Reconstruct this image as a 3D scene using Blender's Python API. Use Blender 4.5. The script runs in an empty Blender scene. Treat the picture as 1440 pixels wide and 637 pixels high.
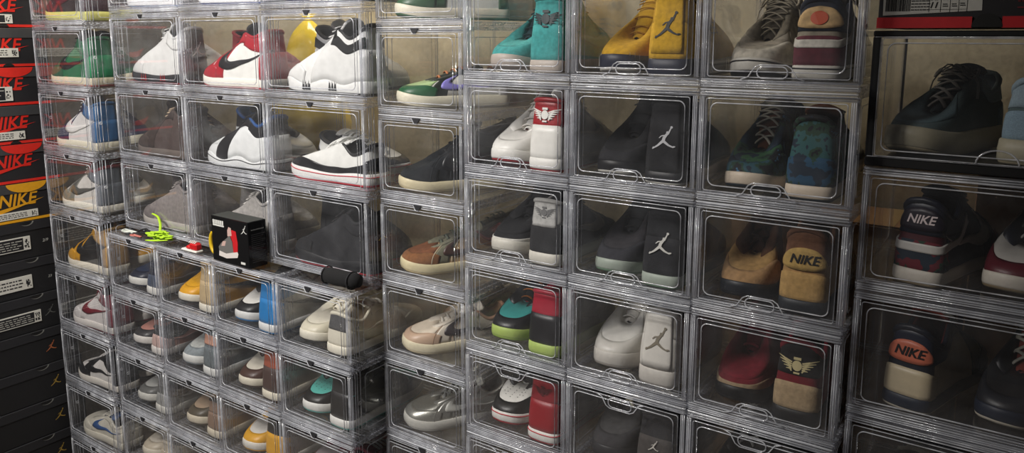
import bpy, math, random
import numpy as np
from mathutils import Vector, Matrix

random.seed(7)
scn = bpy.context.scene
COL = scn.collection

# ------------------------------------------------------------------ camera
def set_camera():
    f, cy, yaw, pitch, roll = 1090.475, 229.018, .5967, .1608, .0016
    fw = Vector((-math.sin(yaw)*math.cos(pitch), math.cos(yaw)*math.cos(pitch), -math.sin(pitch)))
    r0 = Vector((math.cos(yaw), math.sin(yaw), 0)); u0 = r0.cross(fw)
    c, s = math.cos(roll), math.sin(roll)
    r = c*r0 + s*u0; u = -s*r0 + c*u0
    cam = bpy.data.cameras.new('camera'); o = bpy.data.objects.new('camera', cam); COL.objects.link(o)
    m = Matrix(((r.x, u.x, -fw.x, 1.015), (r.y, u.y, -fw.y, -1.3084), (r.z, u.z, -fw.z, .0864), (0, 0, 0, 1)))
    o.matrix_world = m
    cam.sensor_fit = 'HORIZONTAL'; cam.sensor_width = 36; cam.lens = f/1440*36
    cam.shift_y = (cy-318.5)/1440; cam.clip_start = .02
    scn.camera = o
set_camera()
# ------------------------------------------------------------------ light
w = bpy.data.worlds.new('world'); scn.world = w; w.use_nodes = True
w.node_tree.nodes['Background'].inputs[0].default_value = (.80, .87, 1, 1)
w.node_tree.nodes['Background'].inputs[1].default_value = .25
def area(name, loc, target, sx, sy, power, col):
    l = bpy.data.lights.new(name, 'AREA'); l.shape = 'RECTANGLE'; l.size = sx; l.size_y = sy
    l.energy = power; l.color = col
    o = bpy.data.objects.new(name, l); COL.objects.link(o); o.location = loc
    o.rotation_euler = (Vector(target)-Vector(loc)).to_track_quat('-Z', 'Y').to_euler()
    return o
def spot(name, loc, target, deg, power, col, rad):
    l = bpy.data.lights.new(name, 'SPOT'); l.energy = power; l.color = col; l.spot_size = math.radians(deg); l.spot_blend = 1; l.shadow_soft_size = rad
    o = bpy.data.objects.new(name, l); COL.objects.link(o); o.location = loc
    o.rotation_euler = (Vector(target)-Vector(loc)).to_track_quat('-Z', 'Y').to_euler()
spot('falloff_spot', (-.50, -1.75, 1.12), (-.66, 0, -.38), 88, 205, (1, .965, .91), .14)  # added spot; cone shaped so the light fades towards the right stack
area('ceiling_lamp', (-.95, -1.35, 1.15), (-.6, 0, -.5), 1.1, .4, 20, (1, .96, .90))
area('back_fill', (-.8, .36, 1.1), (-.85, .42, -.4), 1.4, .2, 24, (1, .93, .8))  # added fill, no lamp hangs there; brightens the bag and rear wall
scn.view_settings.view_transform = 'Standard'; scn.view_settings.look = 'None'
scn.view_settings.gamma = 1; scn.view_settings.use_curve_mapping = False
scn.view_settings.exposure = 0.12
scn.cycles.max_bounces = 10; scn.cycles.transparent_max_bounces = 64
scn.cycles.diffuse_bounces = 3; scn.cycles.glossy_bounces = 4
scn.cycles.caustics_reflective = False; scn.cycles.caustics_refractive = False
scn.cycles.use_denoising = True

# ------------------------------------------------------------------ materials
def lin(c):
    return c/12.92 if c <= .04045 else ((c+.055)/1.055)**2.4
def rgb(h):
    h = h.lstrip('#')
    return tuple(lin(int(h[i:i+2], 16)/255) for i in (0, 2, 4)) + (1,)
MATS = {}
def mat(h, kind='leather'):
    key = (h, kind)
    if key in MATS: return MATS[key]
    m = bpy.data.materials.new(f'{kind}_{h.strip("#")}'); m.use_nodes = True
    nt = m.node_tree; N = nt.nodes; b = N['Principled BSDF']
    rough, scale, bump, var = {'leather': (.42, 260, .12, .06), 'suede': (.95, 420, .35, .18), 'rubber': (.5, 150, .08, .05),
        'knit': (.95, 500, .5, .15), 'lace': (.9, 900, .4, .08), 'paint': (.55, 60, .02, .02), 'card': (.6, 90, .06, .05),
        'metal': (.38, 300, .25, .15), 'patent': (.12, 40, .02, .03), 'wall': (.9, 90, .5, .12), 'print': (.5, 10, .0, .0),
        'camo': (.8, 28, .2, .0), 'worn': (.85, 60, .5, .35)}[kind]
    b.inputs['Roughness'].default_value = rough
    if kind == 'metal': b.inputs['Metallic'].default_value = .75
    tc = N.new('ShaderNodeTexCoord'); no = N.new('ShaderNodeTexNoise'); no.inputs['Scale'].default_value = scale if kind not in ('suede', 'leather') else scale*.25
    no.inputs['Detail'].default_value = 3
    nt.links.new(tc.outputs['Object'], no.inputs['Vector'])
    c = rgb(h)
    cr = N.new('ShaderNodeValToRGB')
    if kind == 'camo':
        cr.color_ramp.interpolation = 'CONSTANT'
        pal = ['1d2b3a', h, '23402f', '12161c', '3e6a8a']
        cr.color_ramp.elements[0].color = rgb(pal[0]); cr.color_ramp.elements[1].color = rgb(pal[1]); cr.color_ramp.elements[1].position = .42
        for p, q in ((.52, pal[2]), (.58, pal[3]), (.66, pal[4])):
            e = cr.color_ramp.elements.new(p); e.color = rgb(q)
    else:
        cr.color_ramp.elements[0].position = .3; cr.color_ramp.elements[1].position = .7
        cr.color_ramp.elements[0].color = tuple(x*(1-var) for x in c[:3])+(1,)
        cr.color_ramp.elements[1].color = tuple(min(1, x*(1+var)) for x in c[:3])+(1,)
    nt.links.new(no.outputs['Fac'], cr.inputs[0]); nt.links.new(cr.outputs[0], b.inputs['Base Color'])
    if bump > 0:
        n2 = N.new('ShaderNodeTexNoise'); n2.inputs['Scale'].default_value = scale; nt.links.new(tc.outputs['Object'], n2.inputs['Vector'])
        bp = N.new('ShaderNodeBump'); bp.inputs['Strength'].default_value = bump; bp.inputs['Distance'].default_value = .0015
        nt.links.new(n2.outputs['Fac'], bp.inputs['Height']); nt.links.new(bp.outputs[0], b.inputs['Normal'])
    MATS[key] = m
    return m

def clear_mat(name, tint, rough, ior, haze, stretch=None, streak=.0, gl=1.0):
    """clear acrylic: transparent + fresnel gloss + milky haze painted in to grey the interiors; stretch gives moulded lines, streak paints their glints"""
    m = bpy.data.materials.new(name); m.use_nodes = True; nt = m.node_tree; N = nt.nodes; L = nt.links
    N.remove(N['Principled BSDF']); out = N['Material Output']
    tr = N.new('ShaderNodeBsdfTransparent'); tr.inputs[0].default_value = tint+(1,)
    gs = N.new('ShaderNodeBsdfGlossy'); gs.inputs['Roughness'].default_value = rough; gs.inputs[0].default_value = (gl, gl, gl, 1)
    df = N.new('ShaderNodeBsdfDiffuse'); df.inputs[0].default_value = (.80, .82, .88, 1)
    ge = N.new('ShaderNodeNewGeometry'); fr = N.new('ShaderNodeFresnel')
    mr = N.new('ShaderNodeMapRange'); mr.inputs['To Min'].default_value = ior; mr.inputs['To Max'].default_value = 1/ior
    L.new(ge.outputs['Backfacing'], mr.inputs['Value']); L.new(mr.outputs[0], fr.inputs['IOR'])
    m1 = N.new('ShaderNodeMixShader'); m2 = N.new('ShaderNodeMixShader')
    L.new(tr.outputs[0], m1.inputs[1]); L.new(df.outputs[0], m1.inputs[2])
    L.new(fr.outputs[0], m2.inputs[0]); L.new(m1.outputs[0], m2.inputs[1]); L.new(gs.outputs[0], m2.inputs[2])
    L.new(m2.outputs[0], out.inputs[0])
    tc = N.new('ShaderNodeTexCoord'); mp = N.new('ShaderNodeMapping'); no = N.new('ShaderNodeTexNoise')
    mp.inputs['Scale'].default_value = stretch or (14, 14, 14)
    no.inputs['Scale'].default_value = 1; no.inputs['Detail'].default_value = 4
    L.new(tc.outputs['Object'], mp.inputs[0]); L.new(mp.outputs[0], no.inputs['Vector'])
    r2 = N.new('ShaderNodeMapRange'); r2.inputs['From Min'].default_value = .50 if stretch and stretch[0] != stretch[1] else .42; r2.inputs['From Max'].default_value = .66
    r2.inputs['To Min'].default_value = haze; r2.inputs['To Max'].default_value = haze+streak  # pale streaks in the diffuse mix stand in for glints on the rails
    L.new(no.outputs['Fac'], r2.inputs['Value']); L.new(r2.outputs[0], m1.inputs[0])
    if stretch:
        bp = N.new('ShaderNodeBump'); bp.inputs['Strength'].default_value = .6; bp.inputs['Distance'].default_value = .003
        L.new(no.outputs['Fac'], bp.inputs['Height']); L.new(bp.outputs[0], gs.inputs['Normal'])
    return m
M_PANEL = clear_mat('clear_acrylic', (.985, .985, .985), .03, 1.40, .010, None, .014)
M_DOOR = clear_mat('clear_door', (.98, .98, .985), .02, 1.45, .010, None, .014)
M_EDGEH = clear_mat('clear_rail', (.945, .95, .975), .14, 1.55, .05, (2.5, 200, 300), .60)
M_EDGEV = clear_mat('clear_post', (.945, .95, .975), .14, 1.55, .03, (300, 240, 2.5), .48)
M_RIB = clear_mat('clear_rib', (.92, .92, .94), .08, 1.7, .30, (30, 30, 30), .40)

# ------------------------------------------------------------------ mesh helpers
class MB:
    def __init__(s): s.v = []; s.f = []; s.sm = []
    def add(s, vs, fs, smooth=False):
        o = len(s.v); s.v += [tuple(map(float, p)) for p in vs]
        for q in fs: s.f.append(tuple(i+o for i in q)); s.sm.append(smooth)
    def box(s, x0, y0, z0, x1, y1, z1, b=0):
        if b:
            # chamfered box: three nested slabs hull
            P = []
            for z, i in ((z0, b), (z0+b, 0), (z1-b, 0), (z1, b)):
                x0_, x1_, y0_, y1_ = x0+i, x1-i, y0+i, y1-i
                c = b if i == 0 else b*.4
                P += [(x0_+c, y0_, z), (x1_-c, y0_, z), (x1_, y0_+c, z), (x1_, y1_-c, z), (x1_-c, y1_, z), (x0_+c, y1_, z), (x0_, y1_-c, z), (x0_, y0_+c, z)]
            F = [tuple(range(7, -1, -1)), tuple(range(24, 32))]
            for k in range(3):
                for i in range(8):
                    j = (i+1) % 8; F.append((k*8+i, k*8+j, k*8+8+j, k*8+8+i))
            s.add(P, F); return s
        v = [(x, y, z) for z in (z0, z1) for y in (y0, y1) for x in (x0, x1)]
        s.add(v, [(0, 2, 3, 1), (4, 5, 7, 6), (0, 1, 5, 4), (2, 6, 7, 3), (0, 4, 6, 2), (1, 3, 7, 5)]); return s
    def tube(s, pts, r, n=6, closed=False, flat=1.0, up=(0, 0, 1)):
        P = [Vector(p) for p in pts]; m = len(P); vs = []
        upv = Vector(up)
        for i in range(m):
            a = P[(i-1) % m] if (closed or i > 0) else P[0]; b = P[(i+1) % m] if (closed or i < m-1) else P[-1]
            t = (b-a); t = t.normalized() if t.length > 1e-9 else Vector((1, 0, 0))
            sd = t.cross(upv)
            if sd.length < 1e-3: sd = t.cross(Vector((1, .1, 0)))
            sd.normalize(); u2 = sd.cross(t).normalized()
            rr = r[i] if hasattr(r, '__len__') else r
            for k in range(n):
                an = 2*math.pi*(k+.5)/n
                vs.append(P[i]+sd*math.cos(an)*rr+u2*math.sin(an)*rr*flat)
        F = []
        for i in range(m if closed else m-1):
            j = (i+1) % m
            for k in range(n):
                l = (k+1) % n; F.append((i*n+k, i*n+l, j*n+l, j*n+k))
        if not closed: F += [tuple(range(n-1, -1, -1)), tuple((m-1)*n+k for k in range(n))]
        s.add(vs, F, True); return s
    def grid(s, P, closed_u=False, smooth=True, flip=False):
        a, b = P.shape[:2]; vs = P.reshape(-1, 3).tolist(); F = []
        for i in range(a if closed_u else a-1):
            i2 = (i+1) % a
            for j in range(b-1):
                q = (i*b+j, i2*b+j, i2*b+j+1, i*b+j+1)
                F.append(q[::-1] if flip else q)
        s.add(vs, F, smooth); return s
    def mesh(s, name, m):
        me = bpy.data.meshes.new(name); me.from_pydata(s.v, [], s.f); me.update()
        me.polygons.foreach_set('use_smooth', s.sm)
        me.materials.append(m)
        return me
def put(name, me, parent=None, loc=None):
    o = bpy.data.objects.new(name, me); COL.objects.link(o)
    if parent: o.parent = parent
    if loc: o.location = loc
    return o
def part(name, mb, m, parent=None, label=None):
    o = put(name, mb.mesh(name, m), parent)
    if label: o['label'] = label
    return o
def tag(o, label, cat, group=None):
    o['label'] = label; o['category'] = cat
    if group: o['group'] = group
    return o
def thing(name, loc, rz, label, cat, group=None):
    o = bpy.data.objects.new(name, None); COL.objects.link(o); o.location = loc; o.rotation_euler = (0, 0, rz)
    return tag(o, label, cat, group)
def struct(name, mb, m):
    o = part(name, mb, m); o['kind'] = 'structure'; return o
def copy_tree(o, parent=None):
    c = o.copy(); COL.objects.link(c); c.parent = parent
    for ch in o.children: copy_tree(ch, c)
    return c
def text_pts(txt, size, bold=.0, shear=0, res=2):
    """flat text as (verts2d, faces), centred"""
    cu = bpy.data.curves.new('t', 'FONT'); cu.body = txt; cu.size = size; cu.shear = shear; cu.offset = bold*size
    cu.align_x = 'CENTER'; cu.align_y = 'CENTER'; cu.resolution_u = res
    o = bpy.data.objects.new('t', cu); COL.objects.link(o)
    dg = bpy.context.evaluated_depsgraph_get(); dg.update()
    me = bpy.data.meshes.new_from_object(o.evaluated_get(dg))
    v = [(p.co.x, p.co.y) for p in me.vertices]; f = [tuple(p.vertices) for p in me.polygons]
    bpy.data.objects.remove(o); bpy.data.curves.remove(cu); bpy.data.meshes.remove(me)
    return v, f

# ------------------------------------------------------------------ room
FLOOR = -1.465
struct('floor', MB().box(-2.1, -2.7, FLOOR-.05, 2.3, .72, FLOOR), mat('8a8178', 'wall'))
struct('ceiling', MB().box(-2.1, -2.7, 1.25, 2.3, .72, 1.3), mat('c8c4bc', 'wall'))
struct('wall_back', MB().box(-2.1, .66, FLOOR, 2.3, .72, 1.25), mat('b0a488', 'wall'))
struct('wall_left', MB().box(-2.1, -2.7, FLOOR, -2.03, .66, 1.25), mat('5f5a56', 'wall'))
struct('wall_right', MB().box(2.2, -2.7, FLOOR, 2.3, .66, 1.25), mat('2c2826', 'wall'))
struct('wall_front', MB().box(-2.03, -2.7, FLOOR, 2.2, -2.62, 1.25), mat('2e2b2a', 'wall'))
struct('trim_1', MB().box(0, .0, FLOOR, .785, .34, -1.2), mat('3a332c', 'card'))
struct('trim_2', MB().box(-1.30, -.09, FLOOR, -.264, .24, -1.2555), mat('3a332c', 'card'))
struct('trim_3', MB().box(-1.925, -.46, FLOOR, -1.70, -.02, -1.3944), mat('3a332c', 'card'))
struct('trim_4', MB().box(-.261, .02, FLOOR, -.012, .44, -1.291), mat('3a332c', 'card'))

# ------------------------------------------------------------------ logos in 2D (strips: list of quads)
def seg(a, b, w0, w1):
    a = np.array(a, float); b = np.array(b, float); d = b-a; n = np.array([-d[1], d[0]])/(np.hypot(*d)+1e-9)
    return [a+n*w0/2, a-n*w0/2, b-n*w1/2, b+n*w1/2]
def disc(c, r, n=10):
    return [(c[0]+r*math.cos(2*math.pi*i/n), c[1]+r*math.sin(2*math.pi*i/n)) for i in range(n)]
def polys_jump():
    # leaping figure, unit height about 1
    P = []
    P.append(disc((.30, .50), .055)); P.append(disc((.15, .27), .06))
    P += [seg((.28, .47), (.17, .20), .05, .07), seg((.14, .22), (.02, .04), .10, .12), seg((.13, .16), (-.10, .12), .06, .045), seg((-.10, .12), (-.20, .02), .045, .03),
          seg((.02, .06), (-.02, -.14), .13, .13), seg((-.03, -.10), (-.24, -.30), .12, .08), seg((-.24, -.30), (-.42, -.42), .08, .05), seg((-.40, -.38), (-.47, -.46), .09, .04),
          seg((0, -.10), (.22, -.26), .12, .08), seg((.22, -.26), (.42, -.34), .08, .05), seg((.40, -.32), (.50, -.30), .09, .04)]
    return P
def polys_wings():
    P = [disc((0, .02), .145, 14), seg((-.11, .215), (.11, .215), .075, .075), seg((-.09, -.185), (.09, -.185), .05, .05)]
    for s in (-1, 1):
        for k in range(5):
            y0 = .13-.062*k; x1 = .60-.070*k
            P.append(seg((s*.15, y0-.03), (s*x1*.62, y0+.035), .040, .050)); P.append(seg((s*x1*.62, y0+.035), (s*x1, y0+.075-.012*k), .050, .014))
    return P
def polys_to_vf(P, sx, sy=None):
    v = []; f = []
    for q in P:
        o = len(v); v += [(p[0]*sx, p[1]*(sy or sx)) for p in q]; f.append(tuple(range(o, o+len(q))))
    return v, f
_TX = {}
def logo(kind, s):
    if kind == 'jump': return polys_to_vf(polys_jump(), s)
    if kind == 'wings': return polys_to_vf(polys_wings(), s*.9, s*1.0)
    if kind == 'disc': return polys_to_vf([disc((0, 0), .5, 20)], s, s*.8)
    if kind not in _TX: _TX[kind] = text_pts(kind, 1, .02, .25)
    v, f = _TX[kind]; return [(a*s, b*s) for a, b in v], f
SW_LO = [(.0, .42), (-.10, .10), (-.04, -.16), (.14, -.20), (.45, -.06), (1.0, .30)]
SW_UP = [(.0, .42), (.05, .20), (.09, .06), (.20, .01), (.50, .07), (1.0, .30)]
def crv(P, n):
    P = np.array(P, float); d = np.r_[0, np.cumsum(np.hypot(*np.diff(P, axis=0).T))]; d /= d[-1]
    t = np.linspace(0, 1, n); out = np.zeros((n, P.shape[1]))
    for c in range(P.shape[1]): out[:, c] = pch(d, P[:, c], t)
    return out
def pch(x, y, t):
    x = np.asarray(x, float); y = np.asarray(y, float); t = np.asarray(t, float)
    h = np.diff(x); dl = np.diff(y)/h; m = np.zeros_like(y)
    m[1:-1] = np.where(dl[1:]*dl[:-1] > 0, 2*dl[1:]*dl[:-1]/(dl[1:]+dl[:-1]+1e-12), 0)
    m[0] = dl[0]; m[-1] = dl[-1]
    k = np.clip(np.searchsorted(x, t, side='right')-1, 0, len(h)-1)
    u = (t-x[k])/h[k]; hh = h[k]
    return ((2*u**3-3*u**2+1)*y[k] + (u**3-2*u**2+u)*hh*m[k] + (-2*u**3+3*u**2)*y[k+1] + (u**3-u**2)*hh*m[k+1])

# ------------------------------------------------------------------ sneaker builder
SK = [0, .06, .14, .3, .45, .6, .75, .86, .94, 1]
OX = [0, .008, .05, .25, .42, .60, .77, .90, .975, 1]
OY = [0, .024, .0385, .040, .041, .047, .050, .042, .026, 0]
CX = [.035, .04, .07, .20, .335, .42, .51, .585, .63, .645]
CY = [0, .0195, .031, .034, .028, .021, .018, .015, .010, 0]
CZ = {'hi': [.148, .147, .143, .132, .142, .125, .102, .081, .069, .066],
      'bb': [.150, .148, .140, .122, .140, .130, .108, .086, .074, .070],
      'mid': [.118, .117, .112, .102, .116, .107, .091, .077, .068, .065],
      'lo': [.088, .086, .078, .066, .086, .084, .077, .068, .062, .060]}
def sneaker(parent, D, side=1):
    """D: dict of colours and options; x runs from heel (0) to toe (L)"""
    L = D.get('L', .292); typ = D['t']; hs_ = D.get('hs', 1); CZt = np.array(CZ[typ]); CZt = CZt*(1+(hs_-1)*np.array([1, 1, 1, 1, 1, .9, .7, .4, .2, .15]))
    mz = D.get('mz', .0275)                       # midsole top
    kind = D.get('k', 'leather')
    def wave(s, x):
        return mz + (D.get('wav', 0)*np.sin(x/L*math.pi*D.get('wn', 3)+.6)) + D.get('heelup', 0)*np.clip(1-x/L*3, 0, 1)
    def spring(P):
        u = np.clip((P[..., 0]/L-.70)/.30, 0, 1.2); P[..., 2] += .011*u*u
        return P
    def OC(tau):
        tau = np.asarray(tau, float); tw = (tau+1) % 2-1; s = np.abs(tw); sg = np.where(tw >= 0, 1, -1)
        ox = pch(SK, OX, s)*L; oy = pch(SK, OY, s)*sg*np.where(sg*side > 0, 1.0, .93)
        cx = pch(SK, CX, s)*L; cy = pch(SK, CY, s)*sg; cz = pch(SK, CZt, s)
        return s, ox, oy, cx, cy, cz
    def S(tau, wv):
        tau, wv = np.broadcast_arrays(np.asarray(tau, float), np.asarray(wv, float))
        s, ox, oy, cx, cy, cz = OC(tau); z0 = wave(s, ox)-.004
        kk = pch([0, .2, .5, .8, 1], [.35, .45, .45, .50, .62], s)
        dd = pch([0, .2, .5, .8, 1], [.42, .40, .34, .16, .10], s)*(cz-z0)
        aa = pch([0, .2, .5, .8, 1], [.42, .45, .50, .60, .44], s)*np.minimum(cz-z0, .09)
        ex = 1.05
        P0 = np.stack([ox, oy, z0], -1); P1 = np.stack([(ox-L*.45)*1.0+L*.45, oy*ex, z0+aa], -1)
        P2 = np.stack([cx+(ox-cx)*kk, cy+(oy-cy)*kk, cz-dd], -1); P3 = np.stack([cx, cy, cz], -1)
        w_ = wv[..., None]
        return spring((1-w_)**3*P0+3*(1-w_)**2*w_*P1+3*(1-w_)*w_**2*P2+w_**3*P3)
    def SN(tau, wv, off):
        e = .004; a = S(tau, wv); du = S(np.asarray(tau)+e, wv)-S(np.asarray(tau)-e, wv)
        dv = S(tau, np.minimum(np.asarray(wv)+e, 1))-S(tau, np.maximum(np.asarray(wv)-e, 0))
        n = np.cross(dv, du); n /= (np.linalg.norm(n, axis=-1, keepdims=True)+1e-12)
        return a+n*off if np.ndim(off) == 0 else a+n*off[..., None]
    def shell(T, Wv, off, mb):
        """grid patch on the surface raised by off, with sloped edges"""
        a, b = T.shape
        T2 = np.pad(T, 1, mode='edge'); W2 = np.pad(Wv, 1, mode='edge'); of = np.full((a+2, b+2), off); of[0] = of[-1] = 0; of[:, 0] = of[:, -1] = 0
        mb.grid(SN(T2, W2, of))
    q = D.get('q', 1)
    def pm(c, kd=None): return mat(c, kd or kind)
    # base upper
    nt_, nw = int(72*q), int(14*q)
    tt = np.linspace(-1, 1, nt_+1)[:-1]; ww = np.linspace(0, 1, nw+1)
    TT, WW = np.meshgrid(tt, ww, indexing='ij')
    part('upper', MB().grid(S(TT, WW), closed_u=True), pm(D['base']), parent)
    def patch(name, t0, t1, lo, hi, off, c, kd=None, n=28, m=6, both=False, lab=None):
        mb = MB()
        for sg in ((1, -1) if both else (1,)):
            t = np.linspace(t0, t1, n); l = np.array([lo(abs(x)) if callable(lo) else lo for x in t]); h = np.array([hi(abs(x)) if callable(hi) else hi for x in t])
            k = np.linspace(0, 1, m)
            Tg = np.repeat(t[:, None], m, 1)*sg; Wg = l[:, None]+(h-l)[:, None]*k
            shell(Tg, Wg, off, mb)
        return part(name, mb, pm(c, kd), parent, lab)
    if D.get('toe'): patch('toe_box', .76, 1.24, lambda s: .30 if 1 > 0 else 0, .97, .0008, D['toe'], D.get('tk'))
    if D.get('cap'):
        cw = D.get('capw', .42)
        patch('toe_cap', .68, 1.32, 0, lambda s: (lambda u: cw*(.55+.45*math.sin(min(1, max(0, u))*math.pi/2)) if u < 1 else cw)((1-abs(1-s)-.68)/.2)*1.0, .0016, D['cap'], D.get('ck'))
    if D.get('wrap'): patch('mudguard', -1, 1, 0, lambda s: .34+.14*math.cos(s*2*math.pi)+(.10 if s < .15 else 0), .0014, D['wrap'], D.get('wk'), n=72)
    if D.get('quart'): patch('quarter_panel', .17, .62, 0, .80, .0010, D['quart'], both=True)
    if D.get('eye'):
        patch('eyestay', .40, .93, lambda s: .80-.22*max(0, min(1, (s-.62)/.12))*(1 if s < .8 else max(0, (.93-s)/.13)) if typ != 'x' else .8, 1.0, .0020, D['eye'], D.get('ek'), n=30, m=4, both=True)
        for sg in (1, -1): patch('foxing_panel', .60*sg, .74*sg, 0, .80, .0012, D['eye'], D.get('ek'), n=8, m=8)
    if D.get('ank'): patch('ankle_panel', -.42, .42, lambda s: .66-.10*math.cos(s*7), 1.0, .0014, D['ank'], D.get('ak'), n=44)
    if D.get('heel'): patch('heel_counter', -.20, .20, 0, lambda s: (.62-.9*max(0, s-.10))/(1+.75*max(0, hs_-1.2)), .0018, D['heel'], D.get('hk'), n=26)
    if D.get('tab'): patch('heel_tab', -.085, .085, D.get('tabw', .55), 1.0, .0034, D['tab'], D.get('tbk'), n=12, m=8)
    if D.get('oval'): 
        wq = np.linspace(0, 1, 60); wc = float(np.interp(D['hl'][3], S(np.zeros(60), wq)[:, 2], wq))
        patch('heel_patch', -.13, .13, lambda s: wc-.15*math.sqrt(max(0, 1-(s/.131)**2)), lambda s: wc+.15*math.sqrt(max(0, 1-(s/.131)**2)), .0034, D['oval'], n=22)
    if D.get('band'): patch('heel_band', -.44, .44, lambda s: .30+.95*max(0, s-.10), lambda s: .43+.98*max(0, s-.09), .0030, D['band'], n=44)
    if D.get('sw'):
        lo = crv([(.615, .80), (.685, .50), (.665, .27), (.57, .20), (.40, .34), (.14, .64)], 26)
        up = crv([(.615, .80), (.625, .58), (.60, .44), (.54, .385), (.38, .455), (.14, .64)], 26)
        mb = MB()
        for sg in (1, -1):
            k = np.linspace(0, 1, 4)[None, :]
            Tg = lo[:, :1]*(1-k)+up[:, :1]*k; Wg = lo[:, 1:]*(1-k)+up[:, 1:]*k
            Tg = Tg*sg
            if sg > 0: Tg = Tg[::-1]; Wg = Wg[::-1]
            shell(Tg, Wg, .0026, mb)
        part('swoosh', mb, mat(D['sw'], D.get('sk', 'leather')), parent)
    if D.get('window'):      # side mesh window
        mb = MB()
        for sg in (1, -1):
            for i in range(5):
                t0 = .36+.052*i; mb.grid(SN(np.array([[t0, t0], [t0+.012, t0+.012]])*sg, np.array([[.42, .78], [.42, .78]]), .0016))
            for j in range(4):
                w0 = .45+.09*j; tg = np.linspace(.36, .58, 10)[:, None]*np.ones((1, 2))*sg; mb.grid(SN(tg, np.array([[w0, w0+.025]])*np.ones((10, 1)), .0022))
        part('side_netting', mb, mat(D['window'], 'rubber'), parent)
    if D.get('strap'):
        for sg in (1, -1): patch('strap', .10*sg, .50*sg, lambda s: .66+.10*s, lambda s: .84+.10*s, .0035, D['strap'], 'knit', n=20)
        p0, p1 = SN(np.array([.47, -.47]), np.array([.82, .82]), .004)
        arc = [p0*(1-u)+p1*u+np.array([.010, 0, .026])*math.sin(u*math.pi) for u in np.linspace(0, 1, 11)]
        part('strap', MB().tube(arc, .011, n=8, flat=.2, up=(.7, 0, .7)), mat(D['strap'], 'knit'), parent)
    # stitching lines
    if D.get('stitch'):
        mb = MB()
        for sg in (1, -1):
            for s0, s1, w0, w1 in ((.58, .60, .02, .80), (.745, .755, .02, .62), (.2, .18, .02, .64)):
                k = np.linspace(0, 1, 12); mb.tube([SN(np.array((s0+(s1-s0)*u)*sg), np.array(w0+(w1-w0)*u), .0018) for u in k], .0007, n=4)
        part('stitching', mb, mat(D['stitch'], 'lace'), parent)
    # perforated toe
    if D.get('perf'):
        mb = MB()
        for i in range(5):
            for j in range(-2, 3):
                c = SN(np.array(1+.045*j*(1+.12*i)), np.array(.58+.065*i), .0011)
                n = SN(np.array(1+.045*j), np.array(.58+.065*i), .0013)
                mb.tube([c, c+np.array([0, 0, .0006])], .0011, n=6)
        part('toe_perforation', mb, mat('151515', 'rubber'), parent)
    # lining and insole
    tin = np.linspace(-1, 1, 49)[:-1]; s, ox, oy, cx, cy, cz = OC(tin)
    R = []
    for k, (sh, dz) in enumerate(((1, 0), (.82, .001), (.74, -.010), (.72, -.035), (.70, -.07))):
        xc = .30*L
        zz = np.maximum(cz+dz, np.minimum(.045, cz-.004)) if dz < 0 else cz+dz
        R.append(np.stack([cx*(1 if k == 0 else 1)+(0 if k == 0 else (.30*L-cx)*(1-sh)*.35), cy*sh, zz], -1))
    G = spring(np.stack(R, 1)); mbl = MB().grid(G, closed_u=True, flip=False)
    o0 = len(mbl.v)-0; last = [i*5+4 for i in range(48)]; mbl.f.append(tuple(last)); mbl.sm.append(False)
    part('lining', mbl, mat(D.get('lin', '1a1a1c'), 'knit'), parent)
    tcol = np.linspace(-.45, .45, 31); s, ox, oy, cx, cy, cz = OC(tcol)
    rr = [.0035+.0022*math.cos(a/.45*math.pi/2) for a in tcol]
    part('collar', MB().tube(spring(np.stack([cx, cy*.97, cz-.001], -1)), rr, n=8), mat(D.get('coll', D.get('ank') or D['base']), 'knit' if kind == 'suede' else kind), parent)
    # tongue
    sp = np.linspace(1, .45, 9); s, ox, oy, cx, cy, cz = OC(sp)
    px = list(cx); pz = list(cz+.003)
    tl = D.get('tl', .030); dx = px[-1]-px[-3]; dz = pz[-1]-pz[-3]; n_ = math.hypot(dx, dz)
    for k in range(1, 5):
        px.append(px[8]+dx/n_*tl*k/4*(1-.08*k)); pz.append(pz[8]+dz/n_*tl*k/4+.0012*k)
    px, pz = np.array(px), np.array(pz); hw = np.interp(np.arange(13), [0, 4, 8, 11, 12], [.009, .020, .027, .031, .026])
    vv = np.linspace(-1, 1, 9); th = D.get('tt', .007)
    top = np.stack([px[:, None]-0*vv, hw[:, None]*vv, pz[:, None]-.007*vv**2+.003], -1)
    bot = top.copy(); bot[..., 0] -= th*.7; bot[..., 2] -= th*.7
    ring = np.concatenate([top, bot[:, ::-1]], 1); ring = np.concatenate([ring, ring[:, :1]], 1)
    mb = MB().grid(spring(ring.copy()), flip=True)
    e = spring(ring[-1].copy()); mb.add(e[:-1].tolist(), [tuple(range(18))], False)
    tg = part('tongue', mb, mat(D['tng'], D.get('tgk', 'knit')), parent)
    if D.get('tlogo'):
        e0 = ring[11, 4]; v, f = logo('jump' if D['tlogo'][0] == 'j' else 'NIKE', .022 if D['tlogo'][0] == 'j' else .016)
        mb = MB(); mb.add([(e0[0]+b*.35+.0015, a, e0[2]+b*.9-.012) for a, b in v], f)
        part('tongue_logo', mb, mat(D['tlogo'][1:], 'print'), tg)
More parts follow.
